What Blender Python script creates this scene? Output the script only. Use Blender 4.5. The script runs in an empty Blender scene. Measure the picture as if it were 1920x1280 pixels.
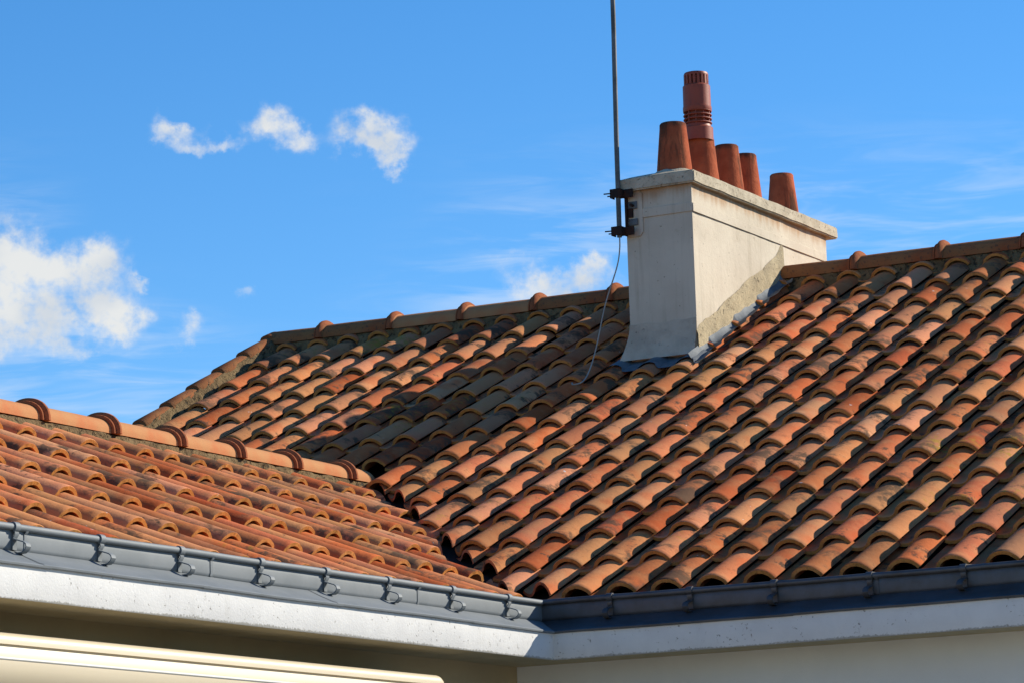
import bpy, bmesh, math, random
from mathutils import Vector, Matrix, noise
random.seed(7)
S = bpy.context.scene
COL = S.collection

# ------------------------------------------------------------------ camera
CAM = Vector((6.0321, -15.0930, -1.6353))
R_ = Vector((0.87606449, 0.48122415, -0.0305667))
U_ = Vector((0.10792947, -0.13391258, 0.98509829))
F_ = Vector((-0.46995982, 0.86630869, 0.16925432))
FPX = 6421.67
cd = bpy.data.cameras.new('camera')
cd.sensor_fit = 'HORIZONTAL'; cd.sensor_width = 36.0
cd.lens = FPX / 1920.0 * 36.0
cd.clip_start = 0.1; cd.clip_end = 20000
cam = bpy.data.objects.new('camera', cd)
cam.matrix_world = Matrix(((R_.x, U_.x, -F_.x, CAM.x), (R_.y, U_.y, -F_.y, CAM.y), (R_.z, U_.z, -F_.z, CAM.z), (0, 0, 0, 1)))
COL.objects.link(cam); S.camera = cam
S.render.resolution_x = 1024; S.render.resolution_y = 682

# ------------------------------------------------------------------ light
SUN_S = Vector((-0.83, -1.0, -0.735)).normalized()      # direction the sunlight travels
SUN_EL = math.asin(-SUN_S.z)
SUN_AZ = math.atan2(-SUN_S.x, -SUN_S.y)                   # from +Y towards +X
SKY_STRENGTH = 0.093
sl = bpy.data.lights.new('sun', 'SUN'); sl.energy = 3.95; sl.angle = math.radians(0.5); sl.color = (1.0, 0.905, 0.75)
so = bpy.data.objects.new('sun', sl); so.rotation_euler = SUN_S.to_track_quat('-Z', 'Y').to_euler()
so.location = (10, 14, 12); COL.objects.link(so)
S.view_settings.view_transform = 'Standard'; S.view_settings.look = 'None'
S.view_settings.exposure = 0.95; S.view_settings.gamma = 1.0
S.view_settings.use_curve_mapping = False
S.cycles.max_bounces = 5; S.cycles.diffuse_bounces = 3; S.cycles.glossy_bounces = 2; S.cycles.transmission_bounces = 0; S.cycles.caustics_reflective = False

def node(nt, t, ins=None, **kw):
    n = nt.nodes.new(t)
    for k, v in kw.items(): setattr(n, k, v)
    for k, v in (ins or {}).items():
        sock = n.inputs[k]
        if isinstance(v, bpy.types.NodeSocket): nt.links.new(v, sock)
        else: sock.default_value = v
    return n
def math_(nt, op, a, b=None, c=None, clamp=False):
    n = node(nt, 'ShaderNodeMath', {0: a} if b is None else ({0: a, 1: b} if c is None else {0: a, 1: b, 2: c}), operation=op)
    n.use_clamp = clamp
    return n.outputs[0]
def vmath(nt, op, a, b=None, scale=None):
    n = node(nt, 'ShaderNodeVectorMath', {0: a}, operation=op)
    if b is not None:
        if isinstance(b, bpy.types.NodeSocket): nt.links.new(b, n.inputs[1])
        else: n.inputs[1].default_value = b
    if scale is not None:
        if isinstance(scale, bpy.types.NodeSocket): nt.links.new(scale, n.inputs['Scale'])
        else: n.inputs['Scale'].default_value = scale
    return n
def maprange(nt, v, a, b, c=0.0, d=1.0, smooth=False):
    n = node(nt, 'ShaderNodeMapRange', {'Value': v, 'From Min': a, 'From Max': b, 'To Min': c, 'To Max': d},
             interpolation_type='SMOOTHSTEP' if smooth else 'LINEAR')
    return n.outputs[0]
def mix(nt, f, a, b, blend='MIX'):
    n = nt.nodes.new('ShaderNodeMix'); n.data_type = 'RGBA'; n.blend_type = blend
    for i, v in ((0, f), (6, a), (7, b)):
        if isinstance(v, bpy.types.NodeSocket): nt.links.new(v, n.inputs[i])
        else: n.inputs[i].default_value = v if i == 0 else (tuple(v) + (1,) if len(v) == 3 else v)
    return n.outputs[2]
def noise_(nt, vec, scale, detail=4, rough=0.55, distort=0.0):
    n = node(nt, 'ShaderNodeTexNoise', {'Vector': vec, 'Scale': scale, 'Detail': detail, 'Roughness': rough, 'Distortion': distort})
    return n.outputs['Fac']

# ------------------------------------------------------------------ world: blue sky with small clouds
W = bpy.data.worlds.new('World'); S.world = W; W.use_nodes = True
nt = W.node_tree; nt.nodes.clear()
out = nt.nodes.new('ShaderNodeOutputWorld')
bg = nt.nodes.new('ShaderNodeBackground'); bg.inputs['Strength'].default_value = SKY_STRENGTH
sky = node(nt, 'ShaderNodeTexSky', sky_type='NISHITA')
sky.sun_disc = False; sky.sun_elevation = SUN_EL; sky.sun_rotation = SUN_AZ
sky.altitude = 50; sky.air_density = 0.8; sky.dust_density = 0.0; sky.ozone_density = 3.6
hs = node(nt, 'ShaderNodeHueSaturation', {'Saturation': 1.26, 'Value': 1.0, 'Color': sky.outputs[0]})
skycol = hs.outputs[0]
tc = nt.nodes.new('ShaderNodeTexCoord'); dirv = tc.outputs['Generated']
sx = node(nt, 'ShaderNodeSeparateXYZ', {0: dirv})
az = math_(nt, 'ARCTAN2', sx.outputs[0], sx.outputs[1])
el = math_(nt, 'ARCSINE', sx.outputs[2])
ae = node(nt, 'ShaderNodeCombineXYZ', {0: az, 1: el, 2: 0.0}).outputs[0]
nz = node(nt, 'ShaderNodeTexNoise', {'Vector': ae, 'Scale': 48.0, 'Detail': 6.0, 'Roughness': 0.6})
warp = vmath(nt, 'SCALE', vmath(nt, 'SUBTRACT', nz.outputs['Color'], (0.5, 0.5, 0.5)).outputs[0], scale=0.030).outputs[0]
aew = vmath(nt, 'ADD', ae, warp).outputs[0]
BL = [(-0.6450, 0.2000, 0.0100, 0.0082, 1.0), (-0.6304, 0.1950, 0.0145, 0.0085, 1.0), (-0.6185, 0.1957, 0.0112, 0.0078, 1.0),
      (-0.6400, 0.1850, 0.0175, 0.0109, 1.0), (-0.6243, 0.1819, 0.0159, 0.0093, 1.0), (-0.6181, 0.1764, 0.0111, 0.0062, 1.0),
      (-0.6500, 0.1780, 0.0140, 0.0080, 0.9),
      (-0.6073, 0.1879, 0.0029, 0.0022, 0.55), (-0.5923, 0.1741, 0.0067, 0.0040, 0.75),
      (-0.5954, 0.2326, 0.0072, 0.0034, 0.8), (-0.5860, 0.2284, 0.0095, 0.0025, 0.7), (-0.5684, 0.2339, 0.0072, 0.0055, 0.9),
      (-0.5614, 0.2295, 0.0087, 0.0044, 0.85), (-0.5375, 0.2320, 0.0115, 0.0060, 1.0), (-0.5345, 0.2285, 0.0090, 0.0050, 1.0),
      (-0.4885, 0.1885, 0.0119, 0.0062, 0.85), (-0.4760, 0.1857, 0.0143, 0.0070, 0.85), (-0.5780, 0.1836, 0.0029, 0.0022, 0.4)]
rc = random.Random(3)
for i in range(7):                                        # the same kind of cloud all round the sky
    a0 = rc.uniform(-0.2, 5.4); a0 = a0 if a0 < math.pi else a0 - 2 * math.pi
    if -0.72 < a0 < -0.26: continue
    e0 = rc.uniform(0.13, 0.5); n0 = rc.randint(1, 2)
    for q in range(n0):
        BL.append((a0 + q * 0.013, e0 + rc.uniform(-.005, .005), rc.uniform(.007, .017), rc.uniform(.004, .009), rc.uniform(.7, 1)))
dens = None
for a0, e0, wa, we, amp in BL:
    d = vmath(nt, 'SUBTRACT', aew, (a0, e0, 0)).outputs[0]
    d = vmath(nt, 'MULTIPLY', d, (1 / (wa * 1.58), 1 / (we * 1.58), 0)).outputs[0]
    ln = vmath(nt, 'LENGTH', d).outputs['Value']
    v = maprange(nt, ln, 0.1, 1.0, amp, 0.0, True)
    dens = v if dens is None else math_(nt, 'ADD', math_(nt, 'MULTIPLY', math_(nt, 'SUBTRACT', 1.0, v, clamp=True), dens), v)
nz2 = noise_(nt, ae, 100.0, 7, 0.58)
edge = math_(nt, 'MULTIPLY', dens, maprange(nt, nz2, 0.28, 0.72, 0.15, 1.45))
alpha = math_(nt, 'MULTIPLY', math_(nt, 'POWER', maprange(nt, edge, 0.04, 0.98, 0, 1, True), 1.12), 0.93)
# thin high wisps
mp = node(nt, 'ShaderNodeMapping', {'Vector': ae, 'Rotation': (0, 0, math.radians(18)), 'Scale': (9, 60, 1)})
w1 = noise_(nt, mp.outputs[0], 2.2, 4, 0.62, 0.6)
w2 = noise_(nt, ae, 7.0, 2, 0.5)
wis = math_(nt, 'MULTIPLY', maprange(nt, w1, 0.40, 0.75, 0, 1, True), maprange(nt, w2, 0.36, 0.56, 0, 1, True))
wis = math_(nt, 'MULTIPLY', wis, maprange(nt, el, 0.24, 0.185, 0.0, 0.55, True))
nz3 = noise_(nt, vmath(nt, 'ADD', ae, (0.0, 0.004, 0.3)).outputs[0], 34.0, 3, 0.5)
shade = math_(nt, 'MULTIPLY', maprange(nt, nz3, 0.42, 0.66, 0, 0.85, True), maprange(nt, dens, 0.3, 0.95))
k = 0.55 / SKY_STRENGTH
ccol = mix(nt, shade, (0.80 * k, 0.80 * k, 0.77 * k), (0.58 * k, 0.63 * k, 0.69 * k))
c1 = mix(nt, wis, skycol, (0.62 * k, 0.74 * k, 0.90 * k))
c2 = mix(nt, alpha, c1, ccol)
nt.links.new(c2, bg.inputs['Color']); nt.links.new(bg.outputs[0], out.inputs['Surface'])
W.cycles.sampling_method = 'MANUAL'; W.cycles.sample_map_resolution = 256

# ------------------------------------------------------------------ materials
def new_mat(name, rough=0.8, metal=0.0):
    m = bpy.data.materials.new(name); m.use_nodes = True
    t = m.node_tree; b = t.nodes['Principled BSDF']
    b.inputs['Roughness'].default_value = rough; b.inputs['Metallic'].default_value = metal
    return m, t, b
def bump(t, b, h, strength=0.3, dist=0.01):
    n = node(t, 'ShaderNodeBump', {'Height': h, 'Strength': strength, 'Distance': dist})
    t.links.new(n.outputs[0], b.inputs['Normal'])
def ramp(t, fac, stops, const=False):
    n = node(t, 'ShaderNodeValToRGB', {0: fac}); r = n.color_ramp
    r.interpolation = 'CONSTANT' if const else 'LINEAR'
    while len(r.elements) < len(stops): r.elements.new(0.5)
    for e, (p, c) in zip(r.elements, stops): e.position = p; e.color = tuple(c) + (1,)
    return n.outputs[0]

def clay(name, rim=False):
    m, t, b = new_mat(name, 0.9)
    oi = t.nodes.new('ShaderNodeObjectInfo'); ge = t.nodes.new('ShaderNodeNewGeometry'); tc = t.nodes.new('ShaderNodeTexCoord')
    r = math_(t, 'FRACT', math_(t, 'ADD', oi.outputs['Random'], ge.outputs['Random Per Island']))
    off = node(t, 'ShaderNodeCombineXYZ', {0: math_(t, 'MULTIPLY', r, 51.0), 1: math_(t, 'MULTIPLY', r, 93.0), 2: math_(t, 'MULTIPLY', r, 17.0)}).outputs[0]
    v = vmath(t, 'ADD', tc.outputs['Object'], off).outputs[0]
    base = ramp(t, r, [(0.0, (.39, .090, .026)), (0.13, (.43, .17, .088)), (0.26, (.41, .185, .074)), (0.38, (.36, .064, .018)), (0.5, (.45, .18, .094)),
                       (0.62, (.40, .175, .068)), (0.74, (.40, .088, .025)), (0.86, (.42, .205, .105)), (1.0, (.41, .10, .030))])
    n1 = noise_(t, v, 7.0, 4, 0.6)
    base = mix(t, maprange(t, n1, 0.44, 0.70, 0, 0.55, True), base, (.42, .195, .085))
    base = mix(t, maprange(t, noise_(t, v, 4.0, 2), 0.5, 0.72, 0, 0.55, True), base, (.41, .080, .022))
    val = maprange(t, math_(t, 'FRACT', math_(t, 'MULTIPLY', r, 13.7)), 0, 1, 0.90, 1.52)
    base = vmath(t, 'SCALE', base, scale=val).outputs[0]
    h2 = math_(t, 'FRACT', math_(t, 'MULTIPLY', r, 7.31))
    st = noise_(t, v, 16.0, 5, 0.68, 0.4)
    big = noise_(t, v, 3.6, 2, 0.5)
    lic = maprange(t, math_(t, 'ADD', math_(t, 'MULTIPLY', st, 0.5), math_(t, 'MULTIPLY', big, 0.62)), math_(t, 'SUBTRACT', 0.65, math_(t, 'MULTIPLY', h2, 0.12)), 0.695, 0, 0.85, True)
    base = mix(t, lic, base, (.075, .056, .038))
    grn = noise_(t, v, 170.0, 3, 0.7)
    base = mix(t, maprange(t, grn, 0.3, 0.75, 0.18, 0.0), base, (.10, .07, .05))
    spk = maprange(t, noise_(t, v, 62.0, 3, 0.75), 0.66, 0.74, 0, 0.75)
    base = mix(t, spk, base, (.08, .065, .055))
    wp = ge.outputs['Position']
    ms = math_(t, 'ADD', math_(t, 'MULTIPLY', noise_(t, wp, 1.1, 2), 0.6), math_(t, 'MULTIPLY', noise_(t, wp, 26.0, 4, 0.7), 0.4))
    base = mix(t, maprange(t, ms, 0.61, 0.69, 0, 0.65, True), base, (.33, .22, .03))
    drp = math_(t, 'MULTIPLY', maprange(t, noise_(t, wp, 19.0, 3, 0.6), 0.715, 0.74, 0, 0.8), maprange(t, noise_(t, wp, 0.55, 1), 0.5, 0.56))
    base = mix(t, drp, base, (.62, .62, .60))
    if rim:
        base = mix(t, 0.62, base, (.50, .23, .050))
        base = mix(t, maprange(t, noise_(t, v, 70, 6, 0.7), 0.5, 0.72, 0, 0.8), base, (.13, .07, .03))
    t.links.new(base, b.inputs['Base Color'])
    b.inputs['Specular IOR Level'].default_value = 0.04
    hgt = math_(t, 'ADD', math_(t, 'MULTIPLY', noise_(t, v, 140.0, 2, 0.7), 0.35), math_(t, 'MULTIPLY', noise_(t, v, 22.0, 2, 0.6), 1.0))
    bump(t, b, hgt, 0.45, 0.006)
    return m
M_CLAY = clay('fired_clay'); M_RIM = clay('raw_clay_edge', True)

def plain(name, c1, c2, scale=8.0, rough=0.85, specks=None, spk=(0.66, 0.74), bscale=60.0, bstr=0.25, bdist=0.004, metal=0.0, sscale=45.0, coords='Object', spec=0.08):
    m, t, b = new_mat(name, rough, metal)
    v = t.nodes.new('ShaderNodeTexCoord').outputs['Object']
    n1 = noise_(t, v, scale, 6, 0.62)
    base = mix(t, maprange(t, n1, 0.32, 0.7, 0, 1, True), c1, c2)
    h = noise_(t, v, bscale, 5, 0.65)
    if specks:
        s = maprange(t, noise_(t, v, sscale, 4, 0.7, 0.3), spk[0], spk[1], 0, 0.9)
        base = mix(t, s, base, specks)
        h = math_(t, 'SUBTRACT', h, math_(t, 'MULTIPLY', s, 1.2))
    t.links.new(base, b.inputs['Base Color']); b.inputs['Specular IOR Level'].default_value = spec
    bump(t, b, h, bstr, bdist)
    return m
M_COLLAR = plain('shaded_dirty_ridge_clay', (.33, .10, .04), (.24, .085, .04), 8.0, 0.9, (.06, .04, .025), (0.56, 0.68), 40, 0.35)  # collar clay: moss and dirt, plus the collar's shading put into the colour
M_RIDGE = plain('ridge_clay', (.43, .15, .065), (.42, .21, .095), 5.0, 0.9, (.10, .07, .05), (0.66, 0.76), 40, 0.35)
M_RIDGE_DARK = plain('weathered_ridge_clay', (.26, .070, .028), (.26, .12, .05), 4.0, 0.9, (.07, .05, .04), (0.56, 0.68), 40, 0.35)
M_MORTAR = plain('old_mortar', (.215, .15, .078), (.115, .08, .044), 9.0, 0.95, (.06, .055, .045), (0.56, 0.66), 45, 0.9, 0.02, sscale=24)
M_SAND = plain('sand_mortar', (.46, .38, .245), (.34, .28, .185), 7.0, 0.95, (.16, .14, .10), (0.60, 0.70), 60, 0.7, 0.012, sscale=30)
def cream_mat():
    m, t, b = new_mat('cream_render_paint', 0.88)
    v = t.nodes.new('ShaderNodeTexCoord').outputs['Object']
    base = mix(t, maprange(t, noise_(t, v, 2.6, 5, 0.6), 0.35, 0.68, 0, 1, True), (.57, .505, .40), (.505, .44, .345))
    mp = node(t, 'ShaderNodeMapping', {'Vector': v, 'Scale': (14, 14, 0.9)}).outputs[0]
    base = mix(t, maprange(t, noise_(t, mp, 1.0, 5, 0.65), 0.52, 0.78, 0, 0.42, True), base, (.27, .22, .15))
    base = mix(t, maprange(t, noise_(t, v, 9.0, 5, 0.7, 0.8), 0.60, 0.74, 0, 0.5, True), base, (.36, .30, .215))
    sp = node(t, 'ShaderNodeSeparateXYZ', {0: v})
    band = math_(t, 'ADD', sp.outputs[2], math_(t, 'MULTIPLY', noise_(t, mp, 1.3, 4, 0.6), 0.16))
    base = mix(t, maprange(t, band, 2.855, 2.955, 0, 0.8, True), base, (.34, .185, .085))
    s1 = maprange(t, noise_(t, v, 34.0, 3, 0.7), 0.67, 0.72, 0, 0.8)
    base = mix(t, s1, base, (.16, .13, .095))
    t.links.new(base, b.inputs['Base Color']); b.inputs['Specular IOR Level'].default_value = 0.1
    h = math_(t, 'ADD', noise_(t, v, 22.0, 5, 0.65), math_(t, 'MULTIPLY', noise_(t, v, 120.0, 2, 0.6), 0.35))
    bump(t, b, h, 0.5, 0.006)
    return m
M_CREAM = cream_mat()
M_CAP = plain('weathered_concrete', (.50, .44, .335), (.38, .325, .24), 10.0, 0.95, (.11, .095, .07), (0.575, 0.72), 60, 0.6, 0.008, sscale=38)
def white_mat():
    m, t, b = new_mat('white_painted_concrete', 0.85)
    v = t.nodes.new('ShaderNodeTexCoord').outputs['Object']
    base = mix(t, maprange(t, noise_(t, v, 5.0, 6, 0.62), 0.32, 0.7, 0, 1, True), (.63, .635, .63), (.57, .575, .575))
    mp = node(t, 'ShaderNodeMapping', {'Vector': v, 'Scale': (9, 9, 1.2)}).outputs[0]
    base = mix(t, maprange(t, noise_(t, mp, 1.0, 4, 0.65), 0.56, 0.80, 0, 0.22, True), base, (.35, .34, .31))
    clus = maprange(t, noise_(t, v, 2.2, 2), 0.38, 0.60, 0.0, 0.055)
    s1 = maprange(t, math_(t, 'ADD', noise_(t, v, 46.0, 4, 0.7, 0.3), clus), 0.665, 0.715, 0, 0.9)
    base = mix(t, s1, base, (.20, .19, .17))
    sp = node(t, 'ShaderNodeSeparateXYZ', {0: v})
    lowz = math_(t, 'SUBTRACT', sp.outputs[2], math_(t, 'MULTIPLY', math_(t, 'MULTIPLY', noise_(t, v, 75.0, 3, 0.7), noise_(t, v, 1.7, 2)), 0.062))
    base = mix(t, maprange(t, lowz, -0.3415, -0.3465, 0, 0.6), base, (.14, .13, .095))
    t.links.new(base, b.inputs['Base Color']); b.inputs['Specular IOR Level'].default_value = 0.1
    h = math_(t, 'SUBTRACT', noise_(t, v, 80.0, 4, 0.65), math_(t, 'MULTIPLY', s1, 1.3))
    bump(t, b, h, 0.4, 0.004)
    return m
M_WHITE = white_mat()
M_SOFFIT = plain('cream_soffit_paint', (.45, .38, .24), (.38, .32, .20), 4.0, 0.9)
M_WALL = plain('pale_wall_render', (.70, .72, .73), (.65, .67, .68), 2.0, 0.9, None, bscale=120, bstr=0.3)
M_WALLB = plain('shade_darkened_wall_render', (.42, .34, .21), (.37, .30, .19), 2.0, 0.9, None, bscale=120, bstr=0.3)  # wing wall: cream darkened to put the deep shade under the eave into colour
M_SKIRT = plain('stained_render', (.48, .42, .33), (.38, .33, .26), 9.0, 0.95, (.12, .105, .085), (0.62, 0.74), 60, 0.6, 0.008, sscale=26)
M_WOOD = plain('roof_underlay', (.05, .04, .035), (.03, .025, .02), 6.0, 0.95)
M_ZINC = plain('grey_zinc', (.165, .185, .20), (.135, .155, .17), 5.0, 0.68, (.20, .21, .22), (0.62, 0.85), 30, 0.06, 0.003, metal=0.15, sscale=12, spec=0.4)
M_ZINC_SHADED = plain('shade_darkened_zinc', (.085, .092, .105), (.055, .052, .052), 5.0, 0.5, (.06, .055, .05), (0.55, 0.8), 30, 0.1, 0.003, metal=0.35, sscale=12, spec=0.5)  # darker copy of the zinc; shade on the main-house gutter painted into the colour
M_LEAD = plain('dull_lead_sheet', (.10, .115, .13), (.15, .165, .18), 12.0, 0.65, (.14, .15, .17), (0.6, 0.8), 25, 0.3, 0.006, metal=0.15)
M_VALLEY = plain('dark_valley_zinc', (.030, .028, .024), (.018, .018, .016), 9.0, 0.9, None)  # near-black sheet colour in the gap between the cut tiles
def pot_mat():
    m, t, b = new_mat('sooty_terracotta', 0.92)
    oi = t.nodes.new('ShaderNodeObjectInfo')
    v = t.nodes.new('ShaderNodeTexCoord').outputs['Object']
    base = mix(t, maprange(t, noise_(t, v, 9.0, 5, 0.6), 0.35, 0.68, 0, 1, True), (.40, .105, .048), (.30, .072, .034))
    mp = node(t, 'ShaderNodeMapping', {'Vector': v, 'Scale': (11, 11, 1.6)}).outputs[0]
    base = mix(t, maprange(t, noise_(t, mp, 1.0, 5, 0.65, 0.4), 0.50, 0.66, 0, 0.85, True), base, (.075, .038, .024))
    base = mix(t, maprange(t, noise_(t, v, 40.0, 4, 0.7), 0.62, 0.72, 0, 0.6), base, (.10, .05, .03))
    sp = node(t, 'ShaderNodeSeparateXYZ', {0: v})
    rimz = math_(t, 'ADD', sp.outputs[2], math_(t, 'MULTIPLY', noise_(t, v, 18.0, 3), 0.05))
    base = mix(t, maprange(t, rimz, 3.30, 3.34, 0, 0.7, True), base, (.06, .035, .025))
    t.links.new(base, b.inputs['Base Color']); b.inputs['Specular IOR Level'].default_value = 0.06
    bump(t, b, noise_(t, v, 45.0, 4, 0.65), 0.6, 0.008)
    return m
M_POT = pot_mat()
M_FLUE = plain('red_brown_plastic', (.30, .062, .032), (.25, .052, .028), 6.0, 0.5, (.15, .04, .025), (0.55, 0.75), bstr=0.08, spec=0.3)
M_STEEL = plain('galvanised_steel', (.15, .155, .16), (.09, .09, .085), 6.0, 0.55, (.10, .07, .045), (0.6, 0.8), metal=0.4, bstr=0.1)
M_IRON = plain('rusty_black_iron', (.022, .018, .018), (.05, .022, .014), 20.0, 0.7, None, bstr=0.3)
M_CABLE = plain('pale_cable_sheath', (.36, .33, .29), (.28, .26, .23), 10.0, 0.6, None, bstr=0.05)
M_AWN = plain('cream_lacquered_metal', (.52, .455, .33), (.50, .435, .315), 1.5, 0.45, None, bstr=0.03, spec=0.5)
M_AWNW = plain('white_lacquer', (.66, .66, .63), (.64, .64, .61), 2.0, 0.4, None, bstr=0.03, spec=0.5)
M_RUST = plain('rust_stain', (.30, .12, .05), (.45, .30, .18), 18.0, 0.95)

def grass_mat():
    m, t, b = new_mat('lawn', 0.95)
    v = t.nodes.new('ShaderNodeTexCoord').outputs['Object']
    base = mix(t, noise_(t, v, 0.3, 6), (.05, .075, .02), (.09, .10, .035))
    t.links.new(base, b.inputs['Base Color']); bump(t, b, noise_(t, v, 30, 5), 0.6, 0.05)
    return m
def paving_mat():
    m, t, b = new_mat('bounce_paving', 0.9)  # unseen paving, kept pale so it throws warm light upward
    v = t.nodes.new('ShaderNodeTexCoord').outputs['Object']
    br = node(t, 'ShaderNodeTexBrick', {'Vector': v, 'Color1': (.56, .49, .38, 1), 'Color2': (.50, .44, .34, 1), 'Mortar': (.30, .27, .22, 1), 'Scale': 1.0, 'Mortar Size': 0.012, 'Brick Width': 0.8, 'Row Height': 0.4})
    base = mix(t, maprange(t, noise_(t, v, 5, 6), 0.35, 0.7, 0, 0.5), br.outputs['Color'], (.44, .38, .29))
    t.links.new(base, b.inputs['Base Color']); bump(t, b, noise_(t, v, 40, 4), 0.3, 0.01)
    return m
M_GRASS = grass_mat(); M_PAVE = paving_mat()

# ------------------------------------------------------------------ object helpers
def tag(o, label=None, cat=None, group=None, kind=None):
    if label: o['label'] = label
    if cat: o['category'] = cat
    if group: o['group'] = group
    if kind: o['kind'] = kind
    return o
def empty(name, loc):
    o = bpy.data.objects.new(name, None); o.location = loc; o.empty_display_size = 0.3; COL.objects.link(o); return o
def link(o, parent=None):
    COL.objects.link(o)
    if parent is not None:
        o.parent = parent
        if parent.type == 'EMPTY': o.matrix_parent_inverse = Matrix.Translation(-Vector(parent.location))
    return o
def shade(me, angle=35):
    for p in me.polygons: p.use_smooth = True
    me.set_sharp_from_angle(angle=math.radians(angle))
def mobj(name, verts, faces, mats, parent=None, idx=None, smooth=35):
    me = bpy.data.meshes.new(name); me.from_pydata([tuple(v) for v in verts], [], faces)
    for m in (mats if isinstance(mats, (list, tuple)) else [mats]): me.materials.append(m)
    if idx:
        for p, i in zip(me.polygons, idx): p.material_index = i
    bm = bmesh.new(); bm.from_mesh(me); bmesh.ops.recalc_face_normals(bm, faces=bm.faces); bm.to_mesh(me); bm.free()
    if smooth: shade(me, smooth)
    return link(bpy.data.objects.new(name, me), parent)
class MB:
    def __init__(s): s.v = []; s.f = []
    def add(s, v, f):
        o = len(s.v); s.v += [Vector(p) for p in v]; s.f += [[i + o for i in q] for q in f]; return s
    def box(s, a, b):
        (x0, y0, z0), (x1, y1, z1) = a, b
        return s.add([(x0, y0, z0), (x1, y0, z0), (x1, y1, z0), (x0, y1, z0), (x0, y0, z1), (x1, y0, z1), (x1, y1, z1), (x0, y1, z1)],
                     [(0, 3, 2, 1), (4, 5, 6, 7), (0, 1, 5, 4), (1, 2, 6, 5), (2, 3, 7, 6), (3, 0, 4, 7)])
    def lathe(s, prof, c, n=32, cap0=True, cap1=True, lean=(0, 0)):
        v = []; f = []
        z0 = prof[0][1]
        for r, z in prof:
            for i in range(n):
                a = 2 * math.pi * i / n
                v.append((c[0] + r * math.cos(a) + lean[0] * (z - z0), c[1] + r * math.sin(a) + lean[1] * (z - z0), c[2] + z))
        for j in range(len(prof) - 1):
            for i in range(n): f.append((j * n + i, j * n + (i + 1) % n, (j + 1) * n + (i + 1) % n, (j + 1) * n + i))
        if cap0: f.append(tuple(range(n))[::-1])
        if cap1: f.append(tuple((len(prof) - 1) * n + i for i in range(n)))
        return s.add(v, f)
    def tube(s, pts, r, n=10):
        pts = [Vector(p) for p in pts]; v = []; f = []; up = Vector((0.31, 0.2, 0.93))
        for i, p in enumerate(pts):
            d = (pts[min(i + 1, len(pts) - 1)] - pts[max(i - 1, 0)]).normalized()
            a = d.cross(up)
            if a.length < 1e-4: a = d.cross(Vector((1, 0, 0)))
            a.normalize(); bb = d.cross(a)
            for q in range(n):
                t = 2 * math.pi * q / n; v.append(p + a * math.cos(t) * r + bb * math.sin(t) * r)
        for j in range(len(pts) - 1):
            for i in range(n): f.append((j * n + i, j * n + (i + 1) % n, (j + 1) * n + (i + 1) % n, (j + 1) * n + i))
        f.append(tuple(range(n))); f.append(tuple((len(pts) - 1) * n + i for i in range(n)))
        return s.add(v, f)
    def build(s, name, mats, parent=None, smooth=35): return mobj(name, s.v, s.f, mats, parent, None, smooth)

def bevel_obj(o, w=0.004, seg=2):
    bm = bmesh.new(); bm.from_mesh(o.data)
    es = [e for e in bm.edges if len(e.link_faces) == 2 and e.calc_face_angle(0) > 0.6]
    bmesh.ops.bevel(bm, geom=es, offset=w, segments=seg, affect='EDGES', profile=0.5)
    bm.to_mesh(o.data); bm.free(); shade(o.data, 40); return o
def px(P):
    d = Vector(P) - CAM; z = d.dot(F_)
    return 960 + FPX * d.dot(R_) / z, 640 - FPX * d.dot(U_) / z

# ------------------------------------------------------------------ layout constants (metres)
TH_A, TH_B = 0.458349, 0.425583        # roof pitches
GA, WT = 0.416423, 0.25                # tile gauge and width
XB, YB, ZB = -2.080, -0.1222, 0.0068   # side wing reference
TA, TB = math.tan(TH_A), math.tan(TH_B)
GROUND = -3.25
YR, XR = 4.98, -4.30                   # ridge lines
def zA(y): return y * TA
Z_B0 = ZB - 0.049 * math.cos(TH_B); X_B0 = XB - 0.049 * math.sin(TH_B)
def zB(x): return Z_B0 + (X_B0 - x) * TB

# ------------------------------------------------------------------ ground
g = mobj('ground', [(-3000, -3000, GROUND), (3000, -3000, GROUND), (3000, 3000, GROUND), (-3000, 3000, GROUND)], [(0, 1, 2, 3)], M_GRASS)
tag(g, 'wide lawn around the house', kind='structure')
pv = MB().box((XB - .228, -30, GROUND - 0.1), (22, 0.228, GROUND + 0.03)).build('courtyard', M_PAVE)  # unseen paving, widened to bounce warm light onto walls and chimney
tag(pv, 'unseen courtyard paving between the two wings, made wide and pale for warm bounce light', kind='structure')

# ------------------------------------------------------------------ houses
main = tag(empty('house', (-1.5, 5.05, GROUND)), 'main house with high terracotta tiled roof and a cream chimney', 'house')
wing = tag(empty('house_wing', (-4.4, -3.0, GROUND)), 'lower side wing in front, terracotta roof with sunlit grey zinc gutter', 'house')

def prism(name, prof, axis, a, b, m, parent):
    v = []; n = len(prof)
    for t in (a, b):
        for (p, z) in prof: v.append((t, p, z) if axis == 'x' else (p, t, z))
    f = [tuple(range(n)), tuple(range(n, 2 * n))] + [(i, (i + 1) % n, n + (i + 1) % n, n + i) for i in range(n)]
    return mobj(name, v, f, m, parent)
YB2 = 2 * YR - 0.228
prism('wall', [(0.228, GROUND), (0.228, -0.12), (YR, 2.28), (YB2, -0.12), (YB2, GROUND)], 'x', -6.62, 4.0, M_WALL, main)
XW = XB - 0.228
prism('wall', [(XW, GROUND), (XW, -0.16), (XR, 0.80), (2 * XR - XW, -0.16), (2 * XR - XW, GROUND)], 'y', -6.5, 0.224, M_WALLB, wing)

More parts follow.
